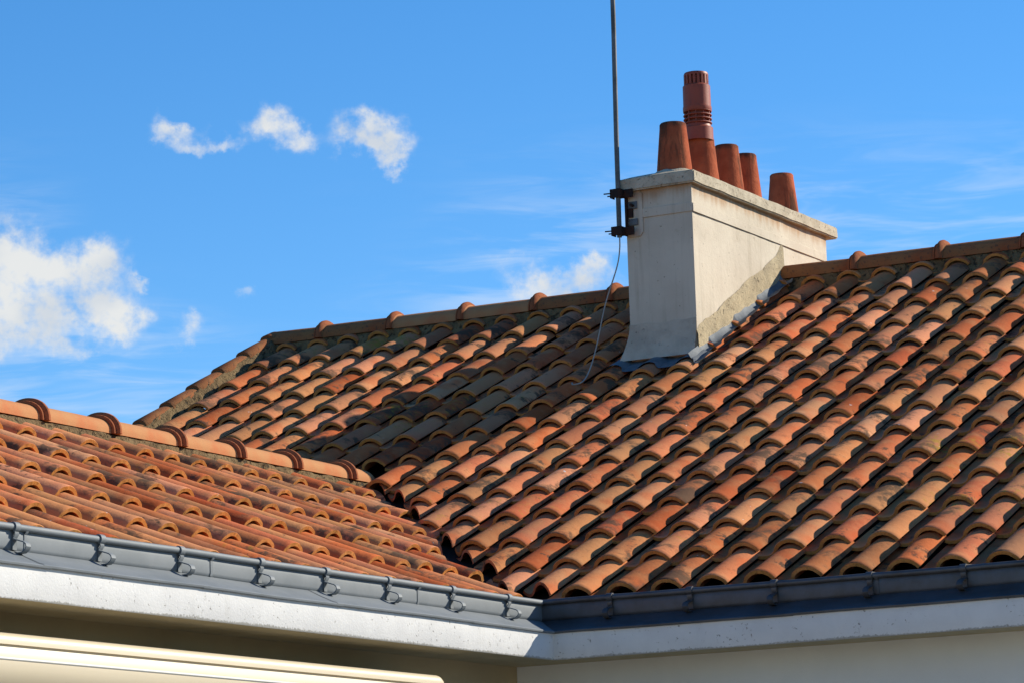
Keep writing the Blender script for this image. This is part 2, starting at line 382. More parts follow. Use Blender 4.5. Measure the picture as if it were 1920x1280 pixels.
def deck(name, parent, pts, up, m):
    v = [Vector(p) for p in pts]; v += [p - Vector(up) * 0.03 for p in v]
    return mobj(name, v, [(0, 1, 2, 3), (7, 6, 5, 4), (0, 4, 5, 1), (1, 5, 6, 2), (2, 6, 7, 3), (3, 7, 4, 0)], m, parent)
DN = -0.095
offA = Vector((0, -math.sin(TH_A), math.cos(TH_A))) * DN
offB = Vector((math.sin(TH_B), 0, math.cos(TH_B))) * DN
roofA = deck('roof', main, [Vector(p) + offA for p in [(-6.74, 0.03, zA(.03)), (4.0, 0.03, zA(.03)), (4.0, YR, zA(YR)), (-6.74, YR, zA(YR))]], (0, 0, 1), M_WOOD)
roofB = deck('roof', wing, [Vector(p) + offB for p in [(XB - .05, -6.5, zB(XB - .05)), (XB - .05, 2.3, zB(XB - .05)), (XR, 2.3, zB(XR)), (XR, -6.5, zB(XR))]], (0, 0, 1), M_WOOD)
roofA['label'] = 'high tiled roof slope carrying the chimney'; roofB['label'] = 'lower tiled roof slope above the sunlit gutter'
deck('back_roof', main, [(-6.74, YR + .02, zA(YR) - .02), (4.0, YR + .02, zA(YR) - .02), (4.0, 2 * YR + .2, -.1), (-6.74, 2 * YR + .2, -.1)], (0, 0, 1), M_RIDGE_DARK)
deck('back_roof', wing, [(XR - .02, -6.5, zB(XR) - .03), (XR - .02, 1.5, zB(XR) - .03), (2 * XR - XB, 1.5, -.1), (2 * XR - XB, -6.5, -.1)], (0, 0, 1), M_RIDGE_DARK)

# ------------------------------------------------------------------ roof tiles: one curved cover and one shallow pan each
def tile_profile(seg=14):
    pts = []
    cx, rise, half = -0.085, 0.047, 0.085
    rad = (half * half + rise * rise) / (2 * rise); cz = rise - rad
    a0 = math.asin(half / rad)
    if rad - rise < 0: a0 = math.pi - a0
    for i in range(seg + 1):
        a = a0 - 2 * a0 * i / seg
        u, v = cx + rad * math.sin(a), cz + rad * math.cos(a)
        pts.append((u, v))
    pts[-1] = (-0.168, -0.004)
    pts += [(-0.177, -0.015), (-0.187, -0.023), (-0.203, -0.028), (-0.222, -0.029), (-0.244, -0.027), (-0.266, -0.019)]
    return pts
PROF = tile_profile()
def tile_mesh(name, L, seed):
    rr = random.Random(seed)
    n = len(PROF)
    # outward normals of the profile
    nor = []
    for i in range(n):
        a = PROF[max(i - 1, 0)]; b = PROF[min(i + 1, n - 1)]
        du, dv = b[0] - a[0], b[1] - a[1]; l = math.hypot(du, dv); nor.append((dv / l * 1.0, -du / l * 1.0))
    if nor[n // 3][1] < 0: nor = [(-a, -b) for a, b in nor]
    stations = [(0.0, 0.0005, 0.0175), (0.004, 0.003, 0.0205), (0.03, 0.003, 0.020), (0.07, 0.0, 0.016), (L * 0.5, 0, 0.014), (L, 0, 0.014)]
    V = []; F = []; I = []
    wob = [rr.uniform(-.0022, .0022) for _ in range(n)]
    for t, off, th in stations:
        k = t / 0.47
        sc = 1 - 0.045 * k
        drop = -0.033 * k
        for side in (0, 1):
            for i, (u, v) in enumerate(PROF):
                d = off - (th if side else 0)
                uu = (-0.085 + (u + 0.085) * (sc if u > -0.17 else 1.0)) + nor[i][0] * d
                vv = (v * (1 - 0.05 * k) if v > 0 else v) + nor[i][1] * d + drop
                tt = t + (wob[i] * (1.0 if t < 0.01 else 0.0))
                V.append((uu, tt, vv))
    ns = len(stations)
    def id(s, side, i): return s * 2 * n + side * n + i
    for s in range(ns - 1):
        for i in range(n - 1):
            F.append((id(s, 0, i), id(s, 0, i + 1), id(s + 1, 0, i + 1), id(s + 1, 0, i))); I.append(0)
            F.append((id(s, 1, i), id(s + 1, 1, i), id(s + 1, 1, i + 1), id(s, 1, i + 1))); I.append(0)
        F.append((id(s, 0, 0), id(s + 1, 0, 0), id(s + 1, 1, 0), id(s, 1, 0))); I.append(0)
        F.append((id(s, 0, n - 1), id(s, 1, n - 1), id(s + 1, 1, n - 1), id(s + 1, 0, n - 1))); I.append(0)
    for i in range(n - 1):
        F.append((id(0, 0, i), id(0, 1, i), id(0, 1, i + 1), id(0, 0, i + 1))); I.append(1)
        F.append((id(ns - 1, 0, i), id(ns - 1, 0, i + 1), id(ns - 1, 1, i + 1), id(ns - 1, 1, i))); I.append(0)
    me = bpy.data.meshes.new(name); me.from_pydata(V, [], F)
    me.materials.append(M_CLAY); me.materials.append(M_RIM)
    for p, i in zip(me.polygons, I): p.material_index = i
    bm = bmesh.new(); bm.from_mesh(me); bmesh.ops.recalc_face_normals(bm, faces=bm.faces); bm.to_mesh(me); bm.free()
    shade(me, 38)
    return me
TILES = [tile_mesh('tile', GA + 0.055, s) for s in range(6)]
TILES_TOP = [tile_mesh('tile_short', 0.20, s + 20) for s in range(3)]

def matA(c, j): return Matrix.Translation((c * WT, j * GA * math.cos(TH_A), j * GA * math.sin(TH_A))) @ Matrix.Rotation(TH_A, 4, 'X')
RB = Matrix.Rotation(math.pi / 2, 4, 'Z') @ Matrix.Rotation(TH_B, 4, 'X')
def matB(k, j): return Matrix.Translation((X_B0 - j * GA * math.cos(TH_B), YB - k * WT + 0.085, Z_B0 + j * GA * math.sin(TH_B))) @ RB
# valley cut lines in plan: slope tiles keep what lies on their own side
def sideA(x, y): return y - (0.712 - 0.935 * (max(x, 2 * XR - x) + 2.867))
def sideB(x, y): return (1.805 - 0.963 * (x + 4.016)) - y
def cut_mesh(me, M, which):
    nm = me.copy(); bm = bmesh.new(); bm.from_mesh(nm); bm.transform(M)
    if which == 'A': co = Vector((-2.867, 0.712, 0)); no = Vector((0.935, 1.0, 0)).normalized()
    else: co = Vector((-4.016, 1.805, 0)); no = Vector((-0.963, -1.0, 0)).normalized()
    co = co + no * random.uniform(-0.02, 0.012); no = (Matrix.Rotation(random.uniform(-.12, .12), 3, 'Z') @ no)
    bmesh.ops.bisect_plane(bm, geom=bm.verts[:] + bm.edges[:] + bm.faces[:], plane_co=co, plane_no=no, clear_inner=True)
    if not bm.faces: bm.free(); return None
    bmesh.ops.holes_fill(bm, edges=[e for e in bm.edges if e.is_boundary], sides=60)
    bm.transform(M.inverted()); bm.to_mesh(nm); bm.free(); shade(nm, 38); return nm
CH_X0, CH_X1, CH_Y0, CH_Y1 = -3.28, -2.825, 3.613, 5.68
stuffA, stuffB = [], []
def corners(M, L=0.42):
    return [M @ Vector(p) for p in ((0, 0, 0), (-.25, 0, 0), (0, L, 0), (-.25, L, 0), (-.085, 0, .058), (-.085, L, .04))]
def in_frame(M, L=0.42):
    P = [px(q) for q in corners(M, L)]
    return max(p[0] for p in P) > 4 and min(p[0] for p in P) < 1916 and max(p[1] for p in P) > 0
def jitter(M):
    if random.random() < .06: M = M @ Matrix.Translation((random.gauss(0, .004), -random.uniform(.008, .024), .001)) @ Matrix.Rotation(random.gauss(0, .022), 4, 'Z')
    J = Matrix.Translation((random.gauss(0, .0030), random.gauss(0, .0065), abs(random.gauss(0, .0016))))
    return M @ J @ Matrix.Rotation(random.gauss(0, .010), 4, 'Z') @ Matrix.Rotation(random.gauss(0, .014), 4, 'Y')
def put(me, M, parent):
    o = bpy.data.objects.new('tile', me); COL.objects.link(o); o.parent = parent; o.matrix_basis = M
    return o
ridge_line = [px((XR + .11, y, zB(XR) + .06)) for y in (-1.7, 2.2)]
def hidden_by_wing(M):
    x = (M @ Vector((-.085, .2, .05)))
    if x.x > -4.0: return False
    q = px(M @ Vector((-.085, .42, .06)))
    (a, b), (c, d) = ridge_line
    return q[1] > b + (d - b) * (q[0] - a) / (c - a) + 12
nA = nB = 0
for c in range(-26, 13):
    for j in range(0, 14):
        M = matA(c, j); top = j == 13; L = 0.2 if top else 0.47
        cs = [M @ Vector(p) for p in ((0, 0, 0), (-.26, 0, 0), (0, L, 0), (-.26, L, 0))]
        sd = [sideA(p.x, p.y) for p in cs]
        if max(sd) <= 0.03 or hidden_by_wing(M): continue
        if all(CH_X0 + .02 < p.x < CH_X1 - .02 and p.y > CH_Y0 + .02 for p in cs): continue
        me = random.choice(TILES_TOP if top else TILES)
        if min(sd) < 0.08 and cs[0].x > XR:
            me = cut_mesh(me, M, 'A')
            if me is None: continue
        Mj = jitter(M)
        if in_frame(M, L): put(me, Mj, roofA); nA += 1
        elif c <= 12: stuffA.append((me, Mj))
for k in range(-9, 23):
    for j in range(0, 6):
        M = matB(k, j)
        cs = [M @ Vector(p) for p in ((0, 0, 0), (-.26, 0, 0), (0, .47, 0), (-.26, .47, 0))]
        sd = [sideB(p.x, p.y) for p in cs]
        if max(sd) <= 0.05: continue
        me = random.choice(TILES)
        if min(sd) < 0.08:
            me = cut_mesh(me, M, 'B')
            if me is None: continue
        Mj = jitter(M)
        if in_frame(M): put(me, Mj, roofB); nB += 1
        else: stuffB.append((me, Mj))
print('tiles in view: main', nA, 'wing', nB, 'beyond frame', len(stuffA), len(stuffB))
def join(name, items, parent, label):
    bm = bmesh.new()
    for me, M in items:
        o = len(bm.verts); bm.from_mesh(me); bm.verts.ensure_lookup_table()
        bmesh.ops.transform(bm, matrix=M, verts=bm.verts[o:])
    me = bpy.data.meshes.new(name); bm.to_mesh(me); bm.free()
    me.materials.append(M_CLAY); me.materials.append(M_RIM); shade(me, 38)
    o = link(bpy.data.objects.new(name, me), parent); o['kind'] = 'stuff'; o['label'] = label
    return o
join('tile_field', stuffA, roofA, 'further roof tiles continuing past the right of the picture')
join('tile_field', stuffB, roofB, 'further roof tiles continuing past the left of the picture')
# zinc valley gutter under the cut tiles
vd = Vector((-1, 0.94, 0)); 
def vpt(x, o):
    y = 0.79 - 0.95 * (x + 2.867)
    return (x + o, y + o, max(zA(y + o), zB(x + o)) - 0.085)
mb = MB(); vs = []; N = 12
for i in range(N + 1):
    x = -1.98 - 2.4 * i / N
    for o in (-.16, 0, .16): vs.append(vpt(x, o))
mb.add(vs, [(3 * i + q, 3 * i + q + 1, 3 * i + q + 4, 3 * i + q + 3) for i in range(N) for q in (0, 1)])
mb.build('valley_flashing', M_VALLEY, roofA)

# ------------------------------------------------------------------ ridge tiles
def ridge_mesh(name, L, a, h, m, seed=0, collar=True):
    rr = random.Random(seed)
    st = [(0, .004), (.002, .015), (.010, .017), (.014, .010), (.018, .010), (.021, .024), (.030, .033), (.044, .034), (.056, .026), (.063, .010), (.068, .0), (.2, 0), (L * .6, -.001), (L, -.004)] if collar else \
         [(0, -.003), (.004, 0), (L * .5, -.003), (L, -.008)]
    n = 22; V = []; F = []
    for x, add in st:
        for side in (0, 1):
            for i in range(n + 1):
                ph = math.pi * i / n
                d = add - (0.015 if side else 0)
                if side and x < .1 and collar: d = 0.002 if x == 0 else -.015
                y = -(a + d) * math.cos(ph); z = (h + d) * math.sin(ph) ** 0.92
                V.append((x, y, z - (.006 if i in (0, n) else 0)))
    W_ = 2 * (n + 1)
    for s in range(len(st) - 1):
        for i in range(n):
            F.append((s * W_ + i, (s + 1) * W_ + i, (s + 1) * W_ + i + 1, s * W_ + i + 1))
            q = n + 1
            F.append((s * W_ + q + i, s * W_ + q + i + 1, (s + 1) * W_ + q + i + 1, (s + 1) * W_ + q + i))
        for i in (0, n): F.append((s * W_ + i, s * W_ + n + 1 + i, (s + 1) * W_ + n + 1 + i, (s + 1) * W_ + i))
    for s in (0, len(st) - 1):
        for i in range(n): F.append((s * W_ + i, s * W_ + i + 1, s * W_ + n + 2 + i, s * W_ + n + 1 + i))
    me = bpy.data.meshes.new(name); me.from_pydata(V, [], F); me.materials.append(m); me.materials.append(M_COLLAR)
    if collar:
        for p in me.polygons:
            if max(me.vertices[q].co.x for q in p.vertices) < .0661: p.material_index = 1
    bm = bmesh.new(); bm.from_mesh(me); bmesh.ops.recalc_face_normals(bm, faces=bm.faces); bm.to_mesh(me); bm.free()
    shade(me, 40); return me
ZRA = 2.558 - .097; ZRB = 1.060 - .086
def ridge_tile(me, M, parent):
    o = bpy.data.objects.new('ridge_tile', me); COL.objects.link(o); o.parent = parent; o.matrix_basis = M; return o
xs = [-6.312, -5.74, -5.177, -4.617, -4.038, -3.454, -2.87, -2.286, -1.706, -1.13, -0.55, 0.03, 0.61, 1.2, 1.8, 2.4, 3.0, 3.55]
RA_HI = .097
for i, x in enumerate(xs):
    L = (xs[i + 1] if i + 1 < len(xs) else x + .57) - x + 0.03
    if CH_X0 - .35 < x < CH_X0 + 0.0: L = CH_X0 - x + .02
    if CH_X0 <= x < CH_X1: continue
    me = ridge_mesh('ridge_tile', L, .112, RA_HI, M_RIDGE_DARK if i not in (1, 2) else M_RIDGE, i)
    ridge_tile(me, Matrix.Translation((x - .045, YR, ZRA)) @ Matrix.Rotation(random.gauss(0, .006), 4, 'Z'), roofA)
# pieces either side of the chimney and the rounded end of the ridge
ridge_tile(ridge_mesh('ridge_tile', -2.30 - CH_X1, .112, RA_HI, M_RIDGE_DARK, 77, False), Matrix.Translation((CH_X1 - .005, YR, ZRA)), roofA)
ridge_tile(ridge_mesh('ridge_tile', .48, .112, RA_HI, M_RIDGE_DARK, 78, False), Matrix.Translation((-6.76, YR, ZRA)), roofA)
mbe = MB(); nn = 12
V = []; F = []
for j in range(7):
    b = math.pi / 2 * j / 6
    for i in range(nn * 2 + 1):
        ph = math.pi * i / (nn * 2)
        V.append((-6.755 - .055 * math.sin(b), YR - .112 * math.cos(ph) * math.cos(b), ZRA - .03 + (RA_HI + .028) * math.sin(ph) * math.cos(b) ** .8))
for j in range(6):
    for i in range(nn * 2): F.append((j * (2 * nn + 1) + i, j * (2 * nn + 1) + i + 1, (j + 1) * (2 * nn + 1) + i + 1, (j + 1) * (2 * nn + 1) + i))
mobj('ridge_end_cap', V, F, M_RIDGE_DARK, roofA)
ys = [-6.25, -5.65, -5.03, -4.41, -3.80, -3.16, -2.50, -1.85, -1.21, -0.59, 0.02, 0.60, 1.18, 1.77]
for i, y in enumerate(ys):
    L = (ys[i + 1] if i + 1 < len(ys) else 2.03) - y + 0.03
    me = ridge_mesh('ridge_tile', L, .112, .086, M_RIDGE, i + 40)
    ridge_tile(me, Matrix.Translation((XR, y - .045, ZRB)) @ Matrix.Rotation(math.pi / 2 + random.gauss(0, .007), 4, 'Z'), roofB)

# ------------------------------------------------------------------ mortar bedding
def mortar_strip(name, parent, a, b, fn, n=90, rows=5, m=M_MORTAR, amp=.008):
    """rough bedding face; fn(s, t) gives a point, s along, t from bottom to top"""
    V = []; F = []
    for i in range(n + 1):
        s = a + (b - a) * i / n
        for j in range(rows + 1):
            p = Vector(fn(s, j / rows))
            q = noise.noise(Vector((s * 9, j * .7, 3.1))) * amp * 1.6 + noise.noise(Vector((s * 31, j * 2.1, 7.7))) * amp
            nrm = NRM
            V.append(p + nrm * q)
    R1 = rows + 1
    for i in range(n):
        for j in range(rows): F.append((i * R1 + j, (i + 1) * R1 + j, (i + 1) * R1 + j + 1, i * R1 + j + 1))
    return mobj(name, V, F, m, parent)
NRM = Vector((0, -1, .2)).normalized()
fnA = lambda s, t: (s, YR - .125 + .03 * t + (.04 if t > .99 else 0), zA(YR - .125) - .05 + (ZRA + .015 - zA(YR - .125) + .05) * t)
mortar_strip('mortar_bedding', roofA, -6.76, CH_X0 + .03, fnA, 240)
mortar_strip('mortar_bedding', roofA, CH_X1 - .03, 3.9, fnA, 360)
NRM = Vector((1, 0, .2)).normalized()
fnB = lambda s, t: (XR + .135 - .03 * t - (.04 if t > .99 else 0), s, zB(XR + .135) - .05 + (ZRB + .012 - zB(XR + .135) + .05) * t)
mortar_strip('mortar_bedding', roofB, -6.4, 2.05, fnB, 500)
# mortar end of the side ridge against the main slope
V = []
for i in range(13):
    ph = math.pi * i / 12; V.append((XR - .10 * math.cos(ph), 2.052, ZRB + .075 * math.sin(ph)))
V += [(XR + .16, 2.05, ZRB - .12), (XR - .16, 2.05, ZRB - .12)]
mobj('mortar_end', V, [tuple(range(15))], M_MORTAR, roofB)

# ------------------------------------------------------------------ verge: half-round tiles bedded along the far gable edge
VX = -6.755
sl_a = math.cos(TH_A), math.sin(TH_A)
verge_me = ridge_mesh('verge_tile', .40, .06, .045, M_RIDGE_DARK, 91, False)
ymarks = [4.567 - .3150 * q for q in range(-1, 8)]
for q, y in enumerate(ymarks):
    if y + .3 > YR: y_len = YR - y
    M = Matrix.Translation((VX, y, zA(y) + .070)) @ Matrix.Rotation(TH_A, 4, 'X') @ Matrix.Rotation(math.pi / 2, 4, 'Z') @ Matrix.Rotation(.035, 4, 'Y')
    o = bpy.data.objects.new('verge_tile', verge_me if y + .37 < YR else ridge_mesh('verge_tile', .12, .06, .045, M_RIDGE_DARK, 92, False))
    COL.objects.link(o); o.parent = roofA; o.matrix_basis = M
NRM = Vector((1, 0, .3)).normalized()
fnV = lambda s, t: (VX + .098 - .045 * t, s, zA(s) - .035 + .115 * t)
mortar_strip('mortar_bedding', roofA, 1.9, YR - .1, fnV, 200, 5, M_MORTAR)

# ------------------------------------------------------------------ eaves: cornice, zinc apron, gutter, brackets
def sweep(prof, which, stations, closed=False, wav=0.0):
    """profile of (d, z): d is distance out from the eave; mitred at the inner corner"""
    V = []; F = []; n = len(prof)
    for si, s in enumerate(stations):
        for (d, z) in prof:
            w = wav * noise.noise(Vector((s * 1.7, 5.0 if which == 'A' else 9.0, 0)))
            if which == 'A': V.append((XB + (d if si == 0 and s == 0 else s), -d, z + w))
            else: V.append((XB + d, -(d if si == 0 and s == 0 else s), z + w))
    for i in range(len(stations) - 1):
        for j in range(n if closed else n - 1):
            F.append((i * n + j, i * n + (j + 1) % n, (i + 1) * n + (j + 1) % n, (i + 1) * n + j))
    return V, F
def st(a, b, step=.12):
    n = max(1, int((b - a) / step)); return [a + (b - a) * i / n for i in range(n + 1)]
bead = [(.107 + .0135 * math.cos(t), -.036 + .0135 * math.sin(t)) for t in [math.radians(q) for q in range(-140, 181, 32)]]
gut_prof = bead[::-1] + [(.099, -.048), (.1005, -.07), (.1005, -.112), (.097, -.124), (.088, -.131), (.02, -.131), (-.06, -.127), (-.06, -.02)]
apron_prof = [(.07, -.118), (.099, -.1295), (.155, -.158), (.222, -.188), (.238, -.192), (.245, -.198), (.243, -.205), (.234, -.208), (.222, -.204)]
corn_prof = [(.228, -.204), (.228, -.330), (.224, -.336), (.035, -.336), (.035, -.19), (.2, -.19)]
soff_prof = [(.045, -.318), (-.226, -.318), (-.226, -.30), (.045, -.30)]
for w, parent, end, MZ in (('A', main, 6.0, M_ZINC_SHADED), ('B', wing, 6.45, M_ZINC)):
    v, f = sweep(corn_prof, w, [0] + st(.4, end, .4), True); co_ = mobj('cornice', v, f, [M_WHITE, M_SOFFIT], parent)
    for p_ in co_.data.polygons: p_.material_index = 1 if p_.normal.z < -.8 else 0
    v, f = sweep(soff_prof, w, [0] + st(.4, end, .4), True); mobj('soffit', v, f, M_SOFFIT, parent)
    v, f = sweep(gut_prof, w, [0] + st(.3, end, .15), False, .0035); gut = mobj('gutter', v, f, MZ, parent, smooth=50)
    cuts = [0, 1.03, 2.25, 3.3, 4.4, 5.5, end] if w == 'B' else [0, 1.5, 2.7, 3.9, end]
    for i in range(len(cuts) - 1):
        a, b = cuts[i], cuts[i + 1]
        stn = ([0] + st(.3, b + .02)) if a == 0 else st(a - .03, b + .02)
        v, f = sweep(apron_prof, w, stn, False, .004)
        lift = .0022 * (i % 2)
        v = [Vector(p) + Vector((0, 0, lift)) for p in v]
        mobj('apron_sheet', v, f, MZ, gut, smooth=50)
    # brackets: clip round the bead, strap down the face and a curled foot
    pos = [0.46, 1.01, 1.601, 2.143, 2.679, 3.29, 3.858, 4.423, 5.0, 5.6] if w == 'B' else [XB * -1 - 1.594, XB * -1 - 1.157, XB * -1 - .708, XB * -1 - .214, XB * -1 + .259, 2.83, 3.33, 3.83]
    def ribbon(path, width, th=.003):
        V = []; F = []; n = len(path)
        nr = []
        for i in range(n):
            a = Vector(path[max(i - 1, 0)]); b = Vector(path[min(i + 1, n - 1)]); d = (b - a).normalized(); nr.append(Vector((-d.y, d.x)))
        for sgn in (-.5, .5):
            for kx in (0, 1):
                for i in range(n):
                    p = Vector(path[i]) + nr[i] * th * (kx - .5); V.append((p.x, sgn * width, p.y))
        for i in range(n - 1):
            F += [(i, i + 1, n + i + 1, n + i), (2 * n + i, 3 * n + i, 3 * n + i + 1, 2 * n + i + 1), (i, 2 * n + i, 2 * n + i + 1, i + 1), (n + i, n + i + 1, 3 * n + i + 1, 3 * n + i)]
        F += [(0, n, 3 * n, 2 * n), (n - 1, 3 * n - 1, 4 * n - 1, 2 * n - 1)]
        return V, F
    mb = MB()
    clip = [(.107 + .0175 * math.cos(t), -.036 + .0175 * math.sin(t)) for t in [math.radians(q) for q in range(-80, 200, 20)]]
    mb.add(*ribbon(clip, .032, .005))
    mb.add(*ribbon([(.107, -.050), (.116, -.058), (.116, -.066), (.108, -.076), (.1045, -.084), (.104, -.125)], .026, .004))
    foot = [(.1035, -.082), (.13, -.090), (.158, -.099), (.168, -.107), (.171, -.117), (.166, -.128), (.150, -.139), (.125, -.140), (.104, -.136)]
    mb.add(*ribbon(foot, .030, .0045))
    mb.add(*ribbon([(.100, -.021), (.085, -.018), (.03, -.014), (-.055, -.010)], .024))
    for s in ((1.32, 3.05, 4.35) if w == 'B' else (1.9, 3.1)):
        q = MB(); q.add(*ribbon([(.118, -.030), (.112, -.050), (.1022, -.060), (.1022, -.112), (.0985, -.1245)], .016, .003))
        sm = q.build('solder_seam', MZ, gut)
        sm.matrix_basis = Matrix(((1, 0, 0, XB), (0, 1, 0, -s), (0, 0, 1, 0), (0, 0, 0, 1))) if w == 'B' else Matrix(((0, 1, 0, XB + s), (-1, 0, 0, 0), (0, 0, 1, 0), (0, 0, 0, 1)))
    bm_me = None
    for s in pos:
        if bm_me is None:
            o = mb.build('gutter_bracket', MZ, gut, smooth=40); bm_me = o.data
        else:
            o = bpy.data.objects.new('gutter_bracket', bm_me); COL.objects.link(o); o.parent = gut
        # local (d, along, z)
        if w == 'B': o.matrix_basis = Matrix(((1, 0, 0, XB), (0, 1, 0, -s), (0, 0, 1, 0), (0, 0, 0, 1)))
        else: o.matrix_basis = Matrix(((0, 1, 0, XB + s), (-1, 0, 0, 0), (0, 0, 1, 0), (0, 0, 0, 1)))

# ------------------------------------------------------------------ chimney
def grid_face(P00, P10, P11, P01, nu, nv, amp, seed):
    V = []; F = []
    P00, P10, P11, P01 = map(Vector, (P00, P10, P11, P01)); nrm = (P10 - P00).cross(P01 - P00).normalized()
    for i in range(nu + 1):
        for j in range(nv + 1):
            u, v = i / nu, j / nv
            p = P00 * (1 - u) * (1 - v) + P10 * u * (1 - v) + P11 * u * v + P01 * (1 - u) * v
            e = min(u, 1 - u, v, 1 - v); 
            q = noise.noise(p * 3.1 + Vector((seed, 0, 0))) + .5 * noise.noise(p * 11 + Vector((0, seed, 0)))
            V.append(p + nrm * q * amp * (1 if e > 0 else 0))
    for i in range(nu):
        for j in range(nv): F.append((i * (nv + 1) + j, (i + 1) * (nv + 1) + j, (i + 1) * (nv + 1) + j + 1, i * (nv + 1) + j + 1))
    return V, F
x0, x1, y0, y1 = CH_X0, CH_X1, CH_Y0, CH_Y1
zb, zt = 1.2, 2.88
mb = MB()
mb.add(*grid_face((x0, y0, zb), (x1, y0, zb), (x1, y0, zt), (x0, y0, zt), 10, 30, .0035, 1))
mb.add(*grid_face((x1, y0, zb), (x1, y1, zb), (x1, y1, zt), (x1, y0, zt), 40, 30, .004, 2))
mb.add(*grid_face((x1, y1, zb), (x0, y1, zb), (x0, y1, zt), (x1, y1, zt), 10, 30, .003, 3))
mb.add(*grid_face((x0, y1, zb), (x0, y0, zb), (x0, y0, zt), (x0, y1, zt), 40, 30, .003, 4))
mb.add([(x0, y0, zt), (x1, y0, zt), (x1, y1, zt), (x0, y1, zt)], [(0, 1, 2, 3)])
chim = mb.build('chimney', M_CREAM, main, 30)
bmc = bmesh.new(); bmc.from_mesh(chim.data); bmesh.ops.remove_doubles(bmc, verts=bmc.verts, dist=1e-4)
bmesh.ops.recalc_face_normals(bmc, faces=bmc.faces); bmc.to_mesh(chim.data); bmc.free(); shade(chim.data, 30)
chim['label'] = 'long cream rendered chimney stack with clay pots'
# cap slab with rough edge and sloped mortar top
oh = .038
def slab(name, a, b, m, parent, n=(8, 36), amp=.004, sink=None):
    V = []; F = []
    (ax, ay, az), (bx, by, bz) = a, b
    mbx = MB(); mbx.box(a, b); o = mbx.build(name, m, parent)
    bm = bmesh.new(); bm.from_mesh(o.data)
    bmesh.ops.bevel(bm, geom=bm.edges[:], offset=.008, segments=2, affect='EDGES')
    lng = [e for e in bm.edges if abs((e.verts[0].co - e.verts[1].co).y) > .5]
    bmesh.ops.subdivide_edges(bm, edges=lng, cuts=n[1], use_grid_fill=True)
    lng = [e for e in bm.edges if abs((e.verts[0].co - e.verts[1].co).x) > .2]
    bmesh.ops.subdivide_edges(bm, edges=lng, cuts=n[0], use_grid_fill=True)
    for v in bm.verts:
        c = v.co; c += Vector((noise.noise(c * 7), noise.noise(c * 7 + Vector((9, 0, 0))), noise.noise(c * 6 + Vector((0, 9, 0))))) * amp
    bm.to_mesh(o.data); bm.free(); shade(o.data, 40); return o
cap = slab('chimney_cap', (x0 - oh, y0 - oh, 2.866), (x1 + oh, y1 + .12, 2.945), M_CAP, chim)
V = []; F = []
nx, ny = 10, 40
for i in range(nx + 1):
    for j in range(ny + 1):
        u, v = i / nx, j / ny
        e = min(u * .53, (1 - u) * .53, v * 2.2, (1 - v) * 2.2)
        h = .05 * min(1, e / .14) ** .8
        X = x0 - oh + .01 + u * (x1 - x0 + 2 * oh - .02); Y = y0 - oh + .01 + v * (y1 - y0 + oh + .10)
        V.append((X, Y, 2.940 + h + .007 * noise.noise(Vector((X * 9, Y * 9, 0)))))
for i in range(nx):
    for j in range(ny): F.append((i * (ny + 1) + j, (i + 1) * (ny + 1) + j, (i + 1) * (ny + 1) + j + 1, i * (ny + 1) + j + 1))
mobj('mortar_flaunching', V, F, M_CAP, chim)
# metal strap painted over
mb = MB(); sz0, sz1 = 2.692, 2.748
mb.box((x0 + .045, y0 - .007, sz0), (x1 + .004, y0 - .001, sz1)); 
mb.box((x1 + .0045, y0 - .004, sz0 - .002), (x1 + .010, y1 - .03, sz1 - .004))
strap = bevel_obj(mb.build('strap', M_CREAM, chim), .0015, 1)
# pots
xm = -3.05
def pot(name, y, rb, rt, z0, z1, m=M_POT, lean=(0, 0)):
    H = z1 - z0
    prof = [(rb * 1.0, 0), (rb * .985, H * .05), (rb * .93, H * .25), (rb * .87, H * .45), (rt + (rb - rt) * .30, H * .68), (rt + .002, H * .9), (rt + .001, H * .975), (rt - .006, H), (rt - .02, H * .995), (rt - .022, H * .6), (rt - .022, H * .3)]
    return MB().lathe(prof, (xm, y, z0), 40, False, True, lean).build(name, m, chim, 50)
pot('chimney_pot', 3.855, .116, .083, 2.965, 3.322)
pot('chimney_pot', 4.25, .118, .088, 2.965, 3.30, M_POT)
pot('chimney_pot', 4.645, .110, .078, 2.965, 3.326, lean=(0, -.012))
pot('chimney_pot', 4.925, .108, .078, 2.965, 3.317, lean=(0, -.02))
pot('chimney_pot', 5.505, .110, .078, 2.965, 3.291)
for y_, r_ in ((3.855, .116), (4.25, .118), (4.645, .110), (4.925, .108), (5.505, .110)):
    q = MB().lathe([(r_ + .038, 2.955), (r_ + .030, 2.980), (r_ + .014, 3.000), (r_ - .004, 3.010)], (xm, y_, 0), 36, False, False)
    for v_ in q.v: v_ += Vector((noise.noise(v_ * 22), noise.noise(v_ * 22 + Vector((5, 0, 0))), noise.noise(v_ * 22 + Vector((0, 5, 0))))) * .007
    q.build('mortar_foot', M_CAP, chim)
